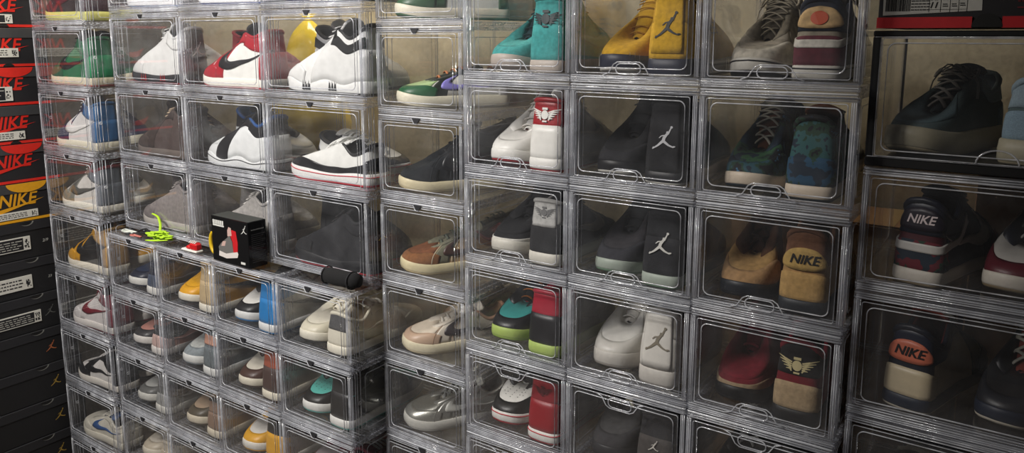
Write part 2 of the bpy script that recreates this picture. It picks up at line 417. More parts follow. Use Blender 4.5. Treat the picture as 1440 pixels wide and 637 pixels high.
    # laces
    if D.get('lace'):
        mb = MB(); n_l = D.get('nl', 6); sl = np.linspace(.93, .50, n_l); rnd = random.Random(len(D)*7+n_l)
        lr = D.get('lr', .0034)
        for i, s0 in enumerate(sl):
            _, _, _, cx1, cy1, cz1 = OC(np.array(s0)); _, _, _, cx2, cy2, cz2 = OC(np.array(sl[min(i+1, n_l-1)]))
            j = rnd.uniform(-.0015, .002)
            for d in ((0, 1) if D.get('cross') else (0,)):
                pts = []
                for k in np.linspace(-1, 1, 9):
                    u = (k+1)/2; xx = (cx1*(1-u)+cx2*u) if (d == 0 and D.get('cross')) else ((cx2*(1-u)+cx1*u) if d else cx1)
                    zz = (cz1*(1-u)+cz2*u) if (d == 0 and D.get('cross')) else ((cz2*(1-u)+cz1*u) if d else cz1)
                    pts.append((float(xx)+.002, float(cy1+.004)*k, float(zz)+.0045+.0055*(1-k*k)+d*.002*(1-k*k)+j))
                pts = spring(np.array(pts)); mb.tube(pts, lr, n=6, flat=.45)
        part('laces', mb, mat(D['lace'], 'lace'), parent)
        if D.get('bow'):
            mb = MB(); _, _, _, cx1, cy1, cz1 = OC(np.array(.52)); c0 = np.array([float(cx1)+.006, 0, float(cz1)+.014])
            for sg in (1, -1):
                loop = [c0+np.array([.018*math.sin(a)*1.0+.004, sg*(.030*(1-math.cos(a))/2+.004), .008*math.sin(a*2)-.010*(1-math.cos(a))/2]) for a in np.linspace(0, 2*math.pi, 15)]
                mb.tube(loop, .0026, n=6, flat=.5)
                tail = [c0+np.array([.010*k, sg*(.006+.034*min(1, k*1.3)), .004-.055*k*k]) for k in np.linspace(0, 1, 8)]
                mb.tube(tail, .0024, n=6, flat=.5)
            mb.tube([c0+np.array([-.004, 0, 0]), c0+np.array([.008, 0, .003])], .005, n=8)
            part('lace_bow', mb, mat(D['lace'], 'lace'), parent)
    # midsole
    tm = np.linspace(-1, 1, 73)[:-1]; s, ox, oy, cx, cy, cz = OC(tm)
    e = D.get('flare', .0045); ux = (ox-L*.5)/(L*.5)
    def ringp(k, z):
        r = np.stack([ox+np.sign(ux)*np.abs(ux)**3*k, oy+np.sign(oy)*k*np.sqrt(np.clip(1-(ux*.98)**2, 0, 1)), z+0*ox], -1)
        return spring(r)
    zt = wave(s, ox)
    prof = [(-.012, .0045+0*zt), (.6*e, .0045+0*zt), (e*1.0, .008+0*zt), (e*1.05, .5*zt+.004), (e*.8, zt-.002), (e*.35, zt), (-.003, zt-.001)]
    rings = np.stack([ringp(k, z) for k, z in prof], 1)
    mb = MB().grid(rings, closed_u=True)
    ms = part('midsole', mb, mat(D['mid'], 'rubber'), parent)
    if D.get('pipe'):
        part('sole_stripe', MB().tube(ringp(e*1.02, .5*zt+.008), .0013, n=5, closed=True), mat(D['pipe'], 'rubber'), ms)
    if D.get('teeth'):
        mb = MB()
        for c in (.62, -.62, .38, -.38, .88, -.88):
            for k in range(3):
                a = c+.028*k*(1 if c > 0 else -1); tg_ = np.array([a-.012, a, a+.012])
                _, o1, o2, _, _, _ = OC(tg_); P = np.stack([o1, o2*1.10+np.sign(o2)*.002, np.array([.010, mz+.004, .010])], -1)
                P = spring(P); mb.add(P.tolist(), [(0, 1, 2), (2, 1, 0)])
        part('sole_teeth', mb, mat(D['teeth'], 'rubber'), ms)
    prof = [(-.020, 0*zt), (-.001, 0*zt), (.5*e, .002+0*zt), (.9*e, D.get('oz', .0085)+0*zt), (-.006, D.get('oz', .0085)+0*zt)]
    rings = np.stack([ringp(k, z) for k, z in prof], 1); mb = MB().grid(rings, closed_u=True)
    mb.f.append(tuple(i*5 for i in range(72))[::-1]); mb.sm.append(False)
    part('outsole', mb, mat(D['out'], 'rubber'), parent)
    # heel logo
    if D.get('hl'):
        knd, c, sz, zc = D['hl']
        tg_, wg_ = np.meshgrid(np.linspace(-.22, .22, 61), np.linspace(0, 1, 70), indexing='ij')
        P = SN(tg_, wg_, .0042).reshape(-1, 3)
        v, f = logo(knd, sz)
        cfr = D.get('flipw', 1)
        A = np.array(v, float); Q = []
        for a, b in A:
            y = -a; z = zc+b
            d = (P[:, 1]-y)**2+(P[:, 2]-z)**2; i4 = np.argsort(d)[:4]; wt = 1/(d[i4]+1e-8)
            Q.append((float((P[i4, 0]*wt).sum()/wt.sum())-.0006, y, z))
        mb = MB(); mb.add(Q, f)
        part('heel_logo', mb, mat(c, 'print'), parent)

# ------------------------------------------------------------------ clear display box
def rrect(x0, z0, x1, z1, r, y, n=5):
    P = []
    for cx, cz, a0 in ((x1-r, z1-r, 0), (x0+r, z1-r, 90), (x0+r, z0+r, 180), (x1-r, z0+r, 270)):
        for k in range(n+1):
            a = math.radians(a0+90*k/n); P.append((cx+r*math.cos(a), y, cz+r*math.sin(a)))
    return P
BOXES = {}
BOX_GROUP = 'clear display boxes stacked along the wall'
def display_box(loc, W, H, D, label, style='handle', dark=False):
    key = (round(W, 3), round(H, 3), round(D, 3), style, dark)
    if key in BOXES:
        o = copy_tree(BOXES[key]); o.location = loc; o['label'] = label; return o
    t = thing('display_box', loc, 0, label, 'display box', BOX_GROUP); BOXES[key] = t
    eh, ev, rb = (mat('141416', 'paint'), mat('141416', 'paint'), M_RIB) if dark else (M_EDGEH, M_EDGEV, M_RIB)
    s = MB()
    s.box(.003, .006, .0115, W-.003, D-.003, .0135); s.box(.003, .006, H-.011, W-.003, D-.003, H-.009)
    s.box(.003, .006, .0135, .0048, D-.003, H-.011); s.box(W-.0048, .006, .0135, W-.003, D-.003, H-.011)
    s.box(.005, D-.005, .0135, W-.005, D-.0032, H-.011)
    part('body', s, M_PANEL, t)
    if dark:
        part('base_tray', MB().box(.002, .003, .001, W-.002, D-.002, .0112, .002), eh, t)
    s = MB()
    bt, tp = (.018, .015) if not dark else (.016, .010)
    s = MB(); s2 = MB()
    s.box(.0005, 0, .0005, W-.0005, .010, bt, .002); s2.box(.0005, 0, H-tp, W-.0005, .010, H-.0005, .002)
    s.box(.0005, D-.008, .0005, W-.0005, D-.0005, .010); s2.box(.0005, D-.008, H-.010, W-.0005, D-.0005, H-.0005)
    for sx in (0, 1):
        xa = .0006 if sx == 0 else W-.0062
        s.box(xa, .010, .0005, xa+.0056, D-.008, .0100); s2.box(xa, .010, H-.0095, xa+.0056, D-.008, H-.0005)
    part('bottom_rail', s, eh, t); part('top_rail', s2, eh, t)
    pw = .0115 if not dark else .012
    for xa, xb in ((.0006, .0006), (W-.0006-pw, W-.0066)):
        part('corner_post', MB().box(xa, .0004, bt, xa+pw, .0100, H-tp, .0015), ev, t)
        part('corner_post', MB().box(xb, D-.0078, .010, xb+.006, D-.0008, H-.010), ev, t)
    s = MB()
    for z in ((.003, .0065, .0100, .0150, H-.0035, H-.0075, H-.0120) if not dark else (.0165, H-.0105)):
        s.tube([(.004, -.0006, z), (W-.004, -.0006, z)], .0011, 5)
    for x in ((.003, .0062, .0095) if not dark else (.0130,)):
        for xx in (x, W-x): s.tube([(xx, -.0006, bt), (xx, -.0006, H-tp)], .0009, 5)
    for y in (.017, .024, .034):
        for xx in (.0038, W-.0038): s.tube([(xx, y, .013), (xx, y, H-.011)], .0013, 5)
        for zz in (.0125, H-.0100): s.tube([(.006, y, zz), (W-.006, y, zz)], .0010, 5)
    for xx in (.0038, W-.0038):
        s.tube([(xx, y, z) for y, z in ((.05, .03), (.05, H-.03), (.056, H-.024), (D-.03, H-.024), (D-.024, H-.03), (D-.024, .03), (D-.03, .024), (.056, .024))], .0009, 5, closed=True)
    part('moulded_ribs', s, rb, t)
    d = MB().box(pw+.002, -.0030, bt+.0008, W-pw-.002, -.0012, H-tp-.0008)
    dr = part('door', d, M_DOOR, t)
    s = MB(); s.tube(rrect(pw+.012, bt+.012, W-pw-.012, H-tp-.010, .012, -.0034), .0012, 5, closed=True)
    s.tube(rrect(pw+.0035, bt+.0025, W-pw-.0035, H-tp-.0025, .004, -.0032), .0009, 5, closed=True)
    part('door_moulding', s, rb, dr)
    cx = W/2-.005
    if style in ('handle', 'handle_top'):
        s = MB(); zc = bt+.011
        s.tube(rrect(cx-.025, zc-.0095, cx+.025, zc+.0095, .0093, -.0045), .0013, 6, closed=True)
        s.tube([(cx-.052, -.004, zc-.012), (cx-.040, -.004, zc-.008), (cx-.030, -.0045, zc+.008), (cx-.022, -.0045, zc+.0125), (cx+.022, -.0045, zc+.0125), (cx+.030, -.0045, zc+.008), (cx+.040, -.004, zc-.008), (cx+.052, -.004, zc-.012)], .0012, 6)
        o = part('handle', s, M_RIB, dr)
        if style == 'handle_top':
            for q in o.data.vertices: q.co.z = H-q.co.z
    elif style == 'arc':
        s = MB(); s.tube([(cx+.028*math.cos(a), -.0045, bt+.002+.022*math.sin(a)) for a in np.linspace(0, math.pi, 14)], .0014, 6)
        part('handle', s, M_RIB, dr)
    elif style == 'notch':
        s = MB(); s.add([(cx-.012, -.0042, H-.0045), (cx+.012, -.0042, H-.0045), (cx+.004, -.0042, H-.0165), (cx-.004, -.0042, H-.0165)], [(0, 1, 2, 3)])
        s.add([(cx-.012, -.0020, H-.0045), (cx+.012, -.0020, H-.0045), (cx+.004, -.0020, H-.0165), (cx-.004, -.0020, H-.0165)], [(0, 1, 2, 3)])
        part('latch_notch', s, mat('2a2a2e', 'paint'), dr)
        s = MB(); s.tube([(cx-.013, -.0048, H-.0045), (cx-.005, -.0048, H-.0175), (cx+.004, -.0048, H-.0175)], .0012, 5)
        part('latch_glint', s, M_RIB, dr)  # pale stroke put in as the highlight beside the notch
    for xx in (.0030, W-.0030):
        s = MB(); s.tube([(xx+.0026*0, .030+.0042*math.cos(a), H*.52+.0042*math.sin(a)) for a in np.linspace(0, 2*math.pi, 11)[:-1]], .0011, 5, closed=True, up=(1, 0, 0))
        s.tube([(xx-.0008, .030, H*.52), (xx+.0008, .030, H*.52)], .0014, 6)
        part('hinge_pin', s, mat('d8dade', 'patent'), t)
    return t

# ------------------------------------------------------------------ sneaker designs
W_ = 'eceae4'
def AJ(base, cap, sw, lace=None, tng=None, mid='eeeade', out=None, lin='1c1c1e', t='hi', **k):
    d = dict(t=t, base=base, toe=base, cap=cap, eye=cap, heel=cap, ank=cap, sw=sw, tng=tng or sw, lace=lace or tng or sw, mid=mid, out=out or cap, lin=lin)
    d.update(k); return d
T = dict(  # name: (description, design)
 teal=('teal suede high-top', AJ('4aa4a0', '3f9a98', '3f9a98', lace='16383e', tng='16383e', mid='b8aca2', out='a89c92', k='suede', hl=('wings', '10262a', .074, .108), lin='102a30', hs=1.03)),
 mustard=('mustard yellow high-top', dict(t='bb', base='c79a1c', tng='c79a1c', lace='a87d12', mid='1c2034', out='e8e4dc', heel='cfa22a', window='1c1c1c', teeth='e8e4dc', mz=.034, wav=.003, k='suede', tab='cfa22a', tabw=.12, ank='b88e1a', hl=('jump', '15130c', .050, .098), lin='1a1a1a', tl=.05, hs=1.08)),
 worn=('distressed grey canvas', dict(t='lo', hs=1.55, base='8a8272', toe='9a9284', cap='bdb6a8', ck='worn', eye='7d7566', tng='6e6658', lace='a59c8a', mid='c9c5bc', out='15141a', pipe='15151c', k='worn', nl=7, lr=.003, heel='5a2430', oval='c9a878', band='c8c4ba', hl=('disc', 'c8502a', .028, .104), ank='1c2230', coll='1c2230', lin='1c2230', cross=1, bow=1)),
 whitered=('white high-top with red ankle', AJ(W_, W_, W_, lace='f0ece6', tng=W_, mid=W_, out='b0121f', ank='a01520', coll='a01520', lin='7a1018', hl=('wings', 'f0eee8', .064, .115), oz=.017)),
 blackjump=('black nubuck high-top with silver logo', dict(t='bb', base='141417', toe='1b1b1e', cap='222226', tng='1a1a1d', lace='101012', mid='16161a', out='c9c6be', heel='1b1b1e', ank='17171a', tab='1e1e21', tabw=.0, k='suede', hl=('jump', 'c8c8cc', .046, .092), lin='101012', tl=.035, hs=1.12)),
 camo=('multicolour camouflage low', dict(t='lo', hs=1.62, base='2f5a5c', kk=1, toe='31583a', cap='2c4f5a', eye='1f3444', heel='234a66', k='camo', tng='6a3a1c', lace='c9c3b2', mid='d8c8b4', out='14202a', lin='20140e', nl=7, lr=.0042, cross=1, coll='18181c')),
 greysuede=('grey suede heel black mid-top', dict(t='hi', hs=.93, base='1d1d20', toe='1d1d20', cap='d6d3cb', capw=.12, eye='2a2a2c', heel='2a2a2c', ank='a4a3a0', coll='a4a3a0', sw='dcdad4', tng='1d1d20', lace='18181a', mid='d8d4c8', out='b8b4a8', k='suede', tab='b4b3b0', tabw=.55, hl=('wings', '6c6c6c', .052, .112), lin='2c2c2e')),
 charcoal=('charcoal high-top with green tinted sole', dict(t='bb', base='26262a', toe='3a383c', cap='34343a', tng='202226', lace='151517', mid='aab4a8', out='6f8a72', heel='26262a', ank='1b1c20', window='15161a', k='suede', hl=('jump', 'e0ded8', .046, .088), lin='10211f', hs=1.08, tl=.04)),
 wheat=('tan and brown low with black sole', dict(t='lo', hs=1.72, base='a88454', toe='b08c58', cap='a8845a', eye='5a3a26', heel='b8945c', tng='4a2c1c', lace='3c2418', mid='20242a', out='181a1e', lin='3a2218', k='suede', oval='b49456', hl=('NIKE', '17120f', .022, .098), ank='6a4630', coll='6a4630', cross=1, lr=.004)),
 dragon=('teal black and crimson mid-top', AJ('3c9490', '16181c', '18181c', tng='18181c', lace='c8752e', mid='b4cc6a', out='9ab850', t='hi', hs=.95, ank='a81c34', coll='b82c42', heel='1c1c20', quart='16181c', lin='c41e38')),
 whitegrey=('white leather with grey netting', dict(t='bb', base='dcd8d0', toe='e2dfd8', cap='d2cec6', tng='d8d4cc', lace='e8e4dc', mid='cfcac2', out='9a948c', heel='dedad2', ank='e0dcd4', window='8c8880', tab='e6e2da', tabw=.05, hl=('jump', '8a8272', .050, .095), mz=.034, wav=.003, lin='35332f', hs=1.02, tl=.035)),
 crimson=('dark red suede with cream streaked toe', dict(t='lo', hs=1.72, base='6e1220', toe='721424', cap='9a8468', capw=.16, ck='worn', tng='721424', lace='8a1c30', mid='131316', out='101013', heel='ab9474', ank='18161a', coll='8c1428', k='suede', hl=('wings', 'cdbf90', .064, .106), lin='15151a', nl=5, lr=.006)),
 panda_red=('black and white high-top with red heel', AJ(W_, '141416', '141416', tng='141416', lace='141416', mid=W_, out='a81422', heel='961622', ank='8c1220', coll='141416', toe=W_, perf=1, hl=('wings', '4a0c14', .045, .118), pipe='c02030')),
 ash=('dark grey mesh with cream laces', dict(t='bb', base='3c3b3c', toe='4a494a', cap='38373a', tng='343336', lace='cfc6ae', mid='2a2a2e', out='202024', heel='4a4644', ank='2c2c30', k='suede', hl=('jump', 'd8d4cc', .022, .075), lin='1a1a1c', bow=1, nl=5, hs=.94, cross=1, lr=.0045)),
 blacklace=('black runner with white laces', dict(t='lo', hs=1.3, base='18181b', toe='202024', cap='1a1a1e', eye='141416', tng='141416', lace='d4d2cc', mid='26262a', out='141416', cross=1, bow=1, lr=.0042, heel='18181c', lin='101012')),
 mocha=('mocha brown low', AJ('8a6a54', '5a4030', '40302a', t='lo', lace='7a6450', mid='cfc6b4', hs=1.25)),
 # column beside the front block
 pine=('white and pine green high-top', AJ(W_, '3a5c40', 'b8202c', tng='3a5c40', lace='2f4a36', mid='e8e0cc', out='3a5c40')),
 frog=('green and white low with purple swoosh', dict(t='lo', base='dad8d0', toe='a8c488', cap='1c5a34', quart='dad8d0', eye='1e2620', heel='d6d4d0', sw='8f86d8', tng='22281f', lace='c47a4a', mid='e6dfc8', out='e0d8c0', lin='15181a', coll='1c1c1e', ank='d8d6d2', nl=5)),
 inkblack=('black suede high-top on cream sole', AJ('1c2024', '171b20', '12151a', tng='15181c', lace='15181c', mid='ddd0ac', out='c8b890', k='suede', stitch='30343a', lin='101214', hs=1.02)),
 travis=('tan and olive with brown swoosh', AJ('c2a57c', '8a5a34', '452c24', t='lo', hs=1.12, tng='73705c', lace='6c7464', mid='e4d6ac', out='c8b486', toe='7a4a2c', eye='7c7a66', lin='6a1c1c', coll='6a1c22', k='suede', stitch='e8dcc0')),
 cream=('cream and beige low', dict(t='lo', hs=1.08, base='e6dccb', toe='e2d4c0', cap='cfb096', eye='e2d8c8', heel='c9a084', sw='30282c', tng='ece4d6', lace='f0e9dc', mid='efe4c4', out='d8c8a4', lin='8a6650', coll='b98c72', stitch='b08c70', bow=1)),
 silver=('metallic silver low', dict(t='lo', hs=1.1, base='b4b4ac', toe='a8a8a0', cap='c4c4bc', eye='b8b8b2', heel='a8a8a2', sw='cfcfc8', tng='b0b0a8', lace='a8aaa6', mid='d0cec6', out='b8b6ae', lin='1a1a1c', coll='9c9c96', k='metal', stitch='80807a', bow=1, cross=1)),
 # low front block
 navy=('navy and grey low', AJ('22283c', '1c2234', '8890a0', t='lo', mid='e4e2dc', lace='30364a', toe='28324a', heel='4a5468', lin='30303a')),
 sunny=('yellow and black high-top', AJ('e0a018', 'e4a51a', '1a1a1c', tng='1a1a1c', mid='e8e2d2', out='1a1a1c', heel='c8b088', ank='c8b088', coll='c8b088', toe='e8ab20')),
 unc=('black toe high-top with bright blue heel', AJ(W_, '1a1a1e', '1a1a1e', tng='1a1a1e', mid='e6e6e4', out='2a80c0', heel='1f7fc4', ank='1f7fc4', coll='1a1a1c')),
 sail=('cream low with silver heel', dict(t='lo', hs=1.2, base='e2dcc8', toe='e6e0ce', cap='ddd6c0', eye='e4decb', heel='e0dac8', sw='c8c2b0', tng='e6e0d0', lace='ece6d6', mid='eee8d6', out='2c2a28', tab='8c8c8e', tabw=.50, tbk='metal', lin='a89c8a', cross=1, lr=.003)),
 rose=('pink and dark grey low', AJ('c89488', '3c3a3c', 'd8b0a6', t='lo', mid='e6e0da', lace='d8b4aa', toe='c48c80', heel='d4b4ac', tng='d8b8ae')),
 slate=('slate grey with pink heel tab', AJ('98a0a4', '8c9498', 'c8ccd0', t='hi', hs=.85, mid='e8e8e4', lace='b0b4b8', toe='c2c4c0', heel='6c7478', ank='687076', tab='d8a088', tabw=.7, coll='70787c', k='suede')),
 chocolate=('brown and cream high-top', AJ('dcd6c8', '4a3028', '3a2822', tng='2a1e1c', mid='e8e0cc', lace='3a2822', heel='4a3530', ank='a8543a', coll='241c1a', toe='ddd6c6', out='3a2620')),
 tiffany=('aqua toe black high-top', AJ('5cb8ac', '141416', '141416', tng='141416', mid='ecebe6', out='66b8b0', heel='141416', ank='141416', quart='141416', k='leather', perf=1)),
 fog=('light grey and slate low', AJ('b4b4b0', '6a6a68', '8c8c8a', t='lo', mid='dcdad2', lace='c4c4c0', heel='a4a4a2')),
 umber=('taupe and olive low', AJ('a8886a', '50483a', '6a5646', t='lo', hs=1.3, mid='ddd2bc', lace='8a7460', toe='b09880', heel='8c7260', tng='1c1a18', ank='8c7260', coll='2a2420')),
 taxi=('yellow and white high-top', AJ('e4e0d8', 'e0a41c', '1c1c1e', tng='1c1c1e', mid='e8e4da', lace='1c1c1e', heel='e0a41c', ank='1c1c1e')),
 maroon=('maroon and grey low', AJ('9a9294', '5c2430', '5c2430', t='lo', mid='dad4cc', lace='b8b0b0')),
 oat=('oatmeal low', AJ('d8cfc0', 'c8bca8', 'b0a490', t='lo', mid='e4dcca', lace='e0d8c8')),
 bone=('bone white low', AJ('dcd8ce', 'd2cdc0', 'a0a098', t='lo', mid='e8e4d8', lace='e6e2d8')),
 denim=('washed denim low', AJ('5c7494', '4a6080', 'c8ccd2', t='lo', mid='e2e0da', lace='d0d4da')),
 cocoa=('cocoa suede low', AJ('6a4a3c', '5a3c30', '2c201c', t='lo', mid='cfc4b0', lace='4a362c', k='suede')),
 steel=('steel blue and black low', AJ('6a7c8c', '24282e', '1a1c20', t='lo', mid='dcdcd8', lace='9aa4ae')),
 # far left column
 lemon=('black high-top on pale yellow sole', AJ('2c2426', '3a2026', '5a1c28', mid='dcd87a', out='cfcc6a', lace='1a1a1c')),
 kelly=('kelly green and black high-top', AJ('1c7048', '1b5c3c', '151517', mid='e8dcc0', out='c87068', lace='151517', heel='1f8a58', ank='1c6c48', toe='1c3a30')),
 storm=('white and storm blue high-top', AJ('e4e2e0', '23264a', 'e4e2e0', mid='eae2cc', out='eae2cc', lace='e8e6e4', tng='e4e2e0', heel='3a6a9c', ank='3a6a9c', toe='24284c')),
 quartz=('white and grey high-top with maroon tongue', AJ('e4e0da', '8c8a80', '5c5c58', mid='ebe6d8', lace='e6e2dc', tng='7a1824', heel='6a7078', ank='6a7078', coll='7a1824')),
 bumble=('yellow and black toe high-top', AJ('1c1a1a', 'd89c1c', '1c1a1a', mid='ece4d2', out='e0d8c4', lace='1a1a1c', tng='8a6a20', heel='c8a068', ank='c8a068', toe='1c1a1a')),
 cherry=('white low with maroon laces', AJ('e4dedc', 'e2dcda', '7a1c2c', mid='e8e2dc', out='7a1c2c', lace='7a1c2c', tng='7a1c2c', heel='7c3a44', ank='7c3a44', hs=.9)),
 orca=('white and black low', AJ('e6e2de', '1a1a1c', '1a1a1c', t='lo', hs=1.2, mid='e8e2d8', lace='e8e4e0', toe='e6e2de')),
 taupe=('dull taupe low', AJ('8c8478', '7c7468', '4a4642', t='lo', mid='cfc8ba', lace='a09888')),
 pearl=('off-white low with blue swoosh', AJ('dcd6c8', 'e0dacc', '3a5a90', t='lo', mid='e6e0d0', lace='dcd6c8')),
 # set-back upper block
 fire=('white high-top with red toe teeth', dict(t='bb', hs=1.08, base='e4e4e2', cap='dededc', tng='d8d8d6', lace='e6e6e4', mid='26262a', out='8a1c28', teeth='c42030', heel='4c3a38', tab='3a3030', tabw=.1, mz=.028, wav=.003, ank='e2e2e0', hl=('jump', 'e4e0da', .040, .100), tl=.045, lin='3a3436')),
 chicago=('red white and black high-top', AJ('ecebe6', 'aa1a2a', '1d1d20', tng='1d1d20', lace='1d1d20', mid='ece8de', out='b01424', toe='aa1a2a', heel='aa1a2a', perf=1, hs=1.03)),
 strap=('white high-top with black strap', dict(t='bb', hs=1.1, base='e6e6e4', cap='e0e0de', tng='dcdcda', lace='e6e6e4', mid='e2e2e0', out='26262a', wrap=None, teeth='242428', strap='1c1c1e', heel='d8d8d6', quart='dededc', sw=None, mz=.030, wav=.006, wn=5, lin='1a1a1c', coll='1c1c1e', tl=.04)),
 boot=('dark brown striped boot', dict(t='bb', hs=1.02, base='4a3c38', toe='564640', cap='40342f', tng='3c302c', lace='b8a48c', mid='6a605a', out='3a322e', k='suede', lr=.005, nl=7, lin='241c1a', eye='3c302c', heel='40342f')),
 stealth=('white and black wave-sole high-top', dict(t='bb', hs=1.0, base='e2e4e4', toe='e6e8e8', quart='e6e8e8', tng='1c1c20', lace='1c1c20', mid='e0e2e2', out='1c1c20', pipe='1c1c20', mz=.030, wav=.007, wn=5, ank='1c1c20', coll='24508c', lin='24508c', heel='dadcdc', eye='1c1c20', tl=.035)),
 bred=('white black and red patent low', dict(t='lo', hs=1.15, base='e6e6e2', wrap='1b1b1e', wk='patent', tng='e0e0dc', lace='f0f0ec', mid='ecebe8', out='c8283a', pipe='c8283a', mz=.030, wav=.004, lin='1a1a1c', coll='1c1c1e', cross=1, lr=.003)),
 stone=('stone grey suede high-top', dict(t='bb', hs=1.0, base='8a8280', toe='948c88', cap='7c7472', tng='847c7a', lace='a8a09c', mid='b8b2aa', out='6a6460', k='suede', lin='4a4442', heel='7c7472', sw=None)),
 ghost=('pale grey high-top', dict(t='bb', hs=1.05, base='a09c98', toe='c0bcb6', cap='8c8884', tng='b4b0aa', lace='c8c4be', mid='c8c4bc', out='5a5654', k='suede', lin='3a3836', heel='8c8884', mz=.032)),
 playoff=('black nubuck with yellow logo', dict(t='bb', hs=1.02, base='1c1c20', toe='202024', cap='18181b', tng='1c1c20', lace='1a1a1d', mid='18181b', out='a8202e', k='suede', lin='101012', heel='1a1a1d', ank='1c1c20', mz=.030, wav=.005, hl=('jump', 'd8c020', .03, .1))),
 sky=('pale blue and white low', AJ('a8b4c8', '7c8cac', 'e4e6ea', t='lo', mid='e8e8ea', lace='e0e4ea')),
 cobalt=('cobalt and white low', AJ('e2e4ea', '3c4c84', '3c4c84', t='lo', mid='e8e8ea', lace='e0e4ea')),
 violet=('violet grey low', AJ('8884a0', '50506c', 'd8d8e0', t='lo', mid='dcdce0', lace='c8c8d4')),
 # right stack
 desert=('grey green knit runner', dict(t='lo', hs=1.5, base='5a6a6c', toe='60747a', k='knit', tng='30383c', lace='98928c', mid='b8b098', out='b0a488', mz=.040, flare=.010, lr=.0046, cross=1, bow=1, heel='8ca4b4', ank='98acb8', coll='98acb8', lin='50606c', nl=6)),
 galaxy=('navy and burgundy floral low', dict(t='lo', hs=1.62, base='4c1a24', toe='c8c4be', cap='5c1c28', heel='6c1c2a', hk='camo', tng='20222e', lace='d8d6d0', mid='d8d0c4', out='8a7a60', ank='1c2030', coll='1c2030', eye='1c2030', quart='242a3c', sw='d4d0ca', oval='26202c', band='d4d0ca', hl=('NIKE', 'e8d8d8', .020, .110), lin='1c1e2a', lr=.0045, cross=1, tk='leather')),
 painted=('navy low with painted cream panels', dict(t='lo', hs=1.65, base='1c2230', toe='1c1c20', cap='20222a', heel='d8c8a8', tng='a04a3c', lace='d8d4c6', mid='20283a', out='d0c8b8', ank='1e2436', coll='1a1e2c', eye='202026', quart='cfc0a6', oval='d8785c', hl=('NIKE', '151316', .022, .103), lin='7a2a2a', lr=.0048, cross=1)),
 midnight=('midnight navy low', AJ('1c2232', '181c28', '8c8878', t='lo', mid='cfc6b0', lace='20242e', hs=1.2, k='suede')),
)
SG = 'sneakers inside the clear boxes'
SHOE_CACHE = {}
LEN = {'desert': .265}
def LL(key): return LEN.get(key, T[key][1].get('L', .290))
def place_shoe(key, loc, rz, label, q=1, avail=.2):
    desc, D = T[key]
    if key in SHOE_CACHE:
        o = copy_tree(SHOE_CACHE[key]); o.location = loc; o.rotation_euler = (0, 0, rz); o['label'] = label; return o
    t = thing('sneaker', loc, rz, label, 'sneaker', SG); SHOE_CACHE[key] = t
    sneaker(t, {**D, 'q': q, 'L': LL(key)}, 1)
    top = max(v.co.z for c in t.children for v in c.data.vertices)
    if top > avail: t.scale.z = avail/top
    return t
def pair(key, x, y, z, W, H, D, where, style='handle', toe=(.29, .030), heel=(.71, .030), dark=False, rt=0, rh=0, side=None):
    desc = T[key][0]
    display_box((x, y, z), W, H, D, f'clear box with {desc} pair, {where}', style, dark)
    zf = z+.0142; av = H-.0142-.0125
    if side:      # both shoes lie across the box, toes to the left; side = length, turn, front inset
        LEN[key], an, fi = side; L = LEN[key]
        hx, hy = x+W-.016-.035*abs(math.sin(an)), y+.062+fi+L*math.sin(an)
        place_shoe(key, (hx, hy, zf), math.pi+an, f'{desc} sneaker in front, {where}', avail=av)
        place_shoe(key, (x+.018, hy+.113, zf), an, f'{desc} sneaker behind its twin, {where}', avail=av)
        return
    L = LL(key)
    place_shoe(key, (x+W*toe[0]+L*math.sin(rt), y+toe[1]+L*math.cos(rt), zf), -math.pi/2-rt, f'{desc} sneaker, toe outward, {where}', avail=av)
    place_shoe(key, (x+W*heel[0], y+heel[1], zf), math.pi/2-rh, f'{desc} sneaker, heel outward, {where}', avail=av)

# right front block: three columns, six rows
RW, RH, RD = .2609, .2, .34
ROWN = ['top row', 'second row', 'third row', 'fourth row', 'fifth row', 'bottom row']
grid_r = [['teal', 'mustard', 'worn'], ['whitered', 'blackjump', 'camo'], ['greysuede', 'charcoal', 'wheat'],
          ['dragon', 'whitegrey', 'crimson'], ['panda_red', 'ash', 'blacklace'], ['mocha', 'cobalt', 'violet']]
for r in range(6):
    for c in range(3):
        if r == 5 and c > 0:      # below the frame: boxes only
            display_box((c*RW, 0, -r*RH), RW, RH, RD, f'empty clear box at the foot of front block, {["first","middle","last"][c]} column', 'handle_top'); continue
        pair(grid_r[r][c], c*RW, 0, -r*RH, RW, RH, RD, f'{ROWN[r]} of front block', 'handle_top' if r >= 4 else 'handle',
             toe=(.285, .034), heel=(.715, .026))
# column behind its left edge
cz = [.11, -.09, -.29, -.49, -.69, -.89]
for r, k in enumerate(['pine', 'frog', 'inkblack', 'travis', 'cream', 'silver']):
    LEN[k] = .262; w_ = f'{ROWN[r]} beside front block'; desc = T[k][0]; rt = .67
    display_box((-.261, .01, cz[r]), .252, .2, .47, f'clear box with {desc} pair, {w_}', 'notch')
    for (ax, ay), wh in (((.038, .032), 'in front'), ((.028, .195), 'behind its twin')):
        r2 = rt
        place_shoe(k, (-.261+ax+.262*math.sin(r2), .01+ay+.262*math.cos(r2), cz[r]+.0142), -math.pi/2-r2, f'{desc} sneaker {wh}, {w_}', avail=.2-.0267)
display_box((-.261, .01, -1.09), .252, .2, .47, 'empty clear box second from the foot of column beside front block', 'notch')
display_box((-.261, .01, -1.29), .252, .2, .47, 'empty clear box at the foot of column beside front block', 'notch')
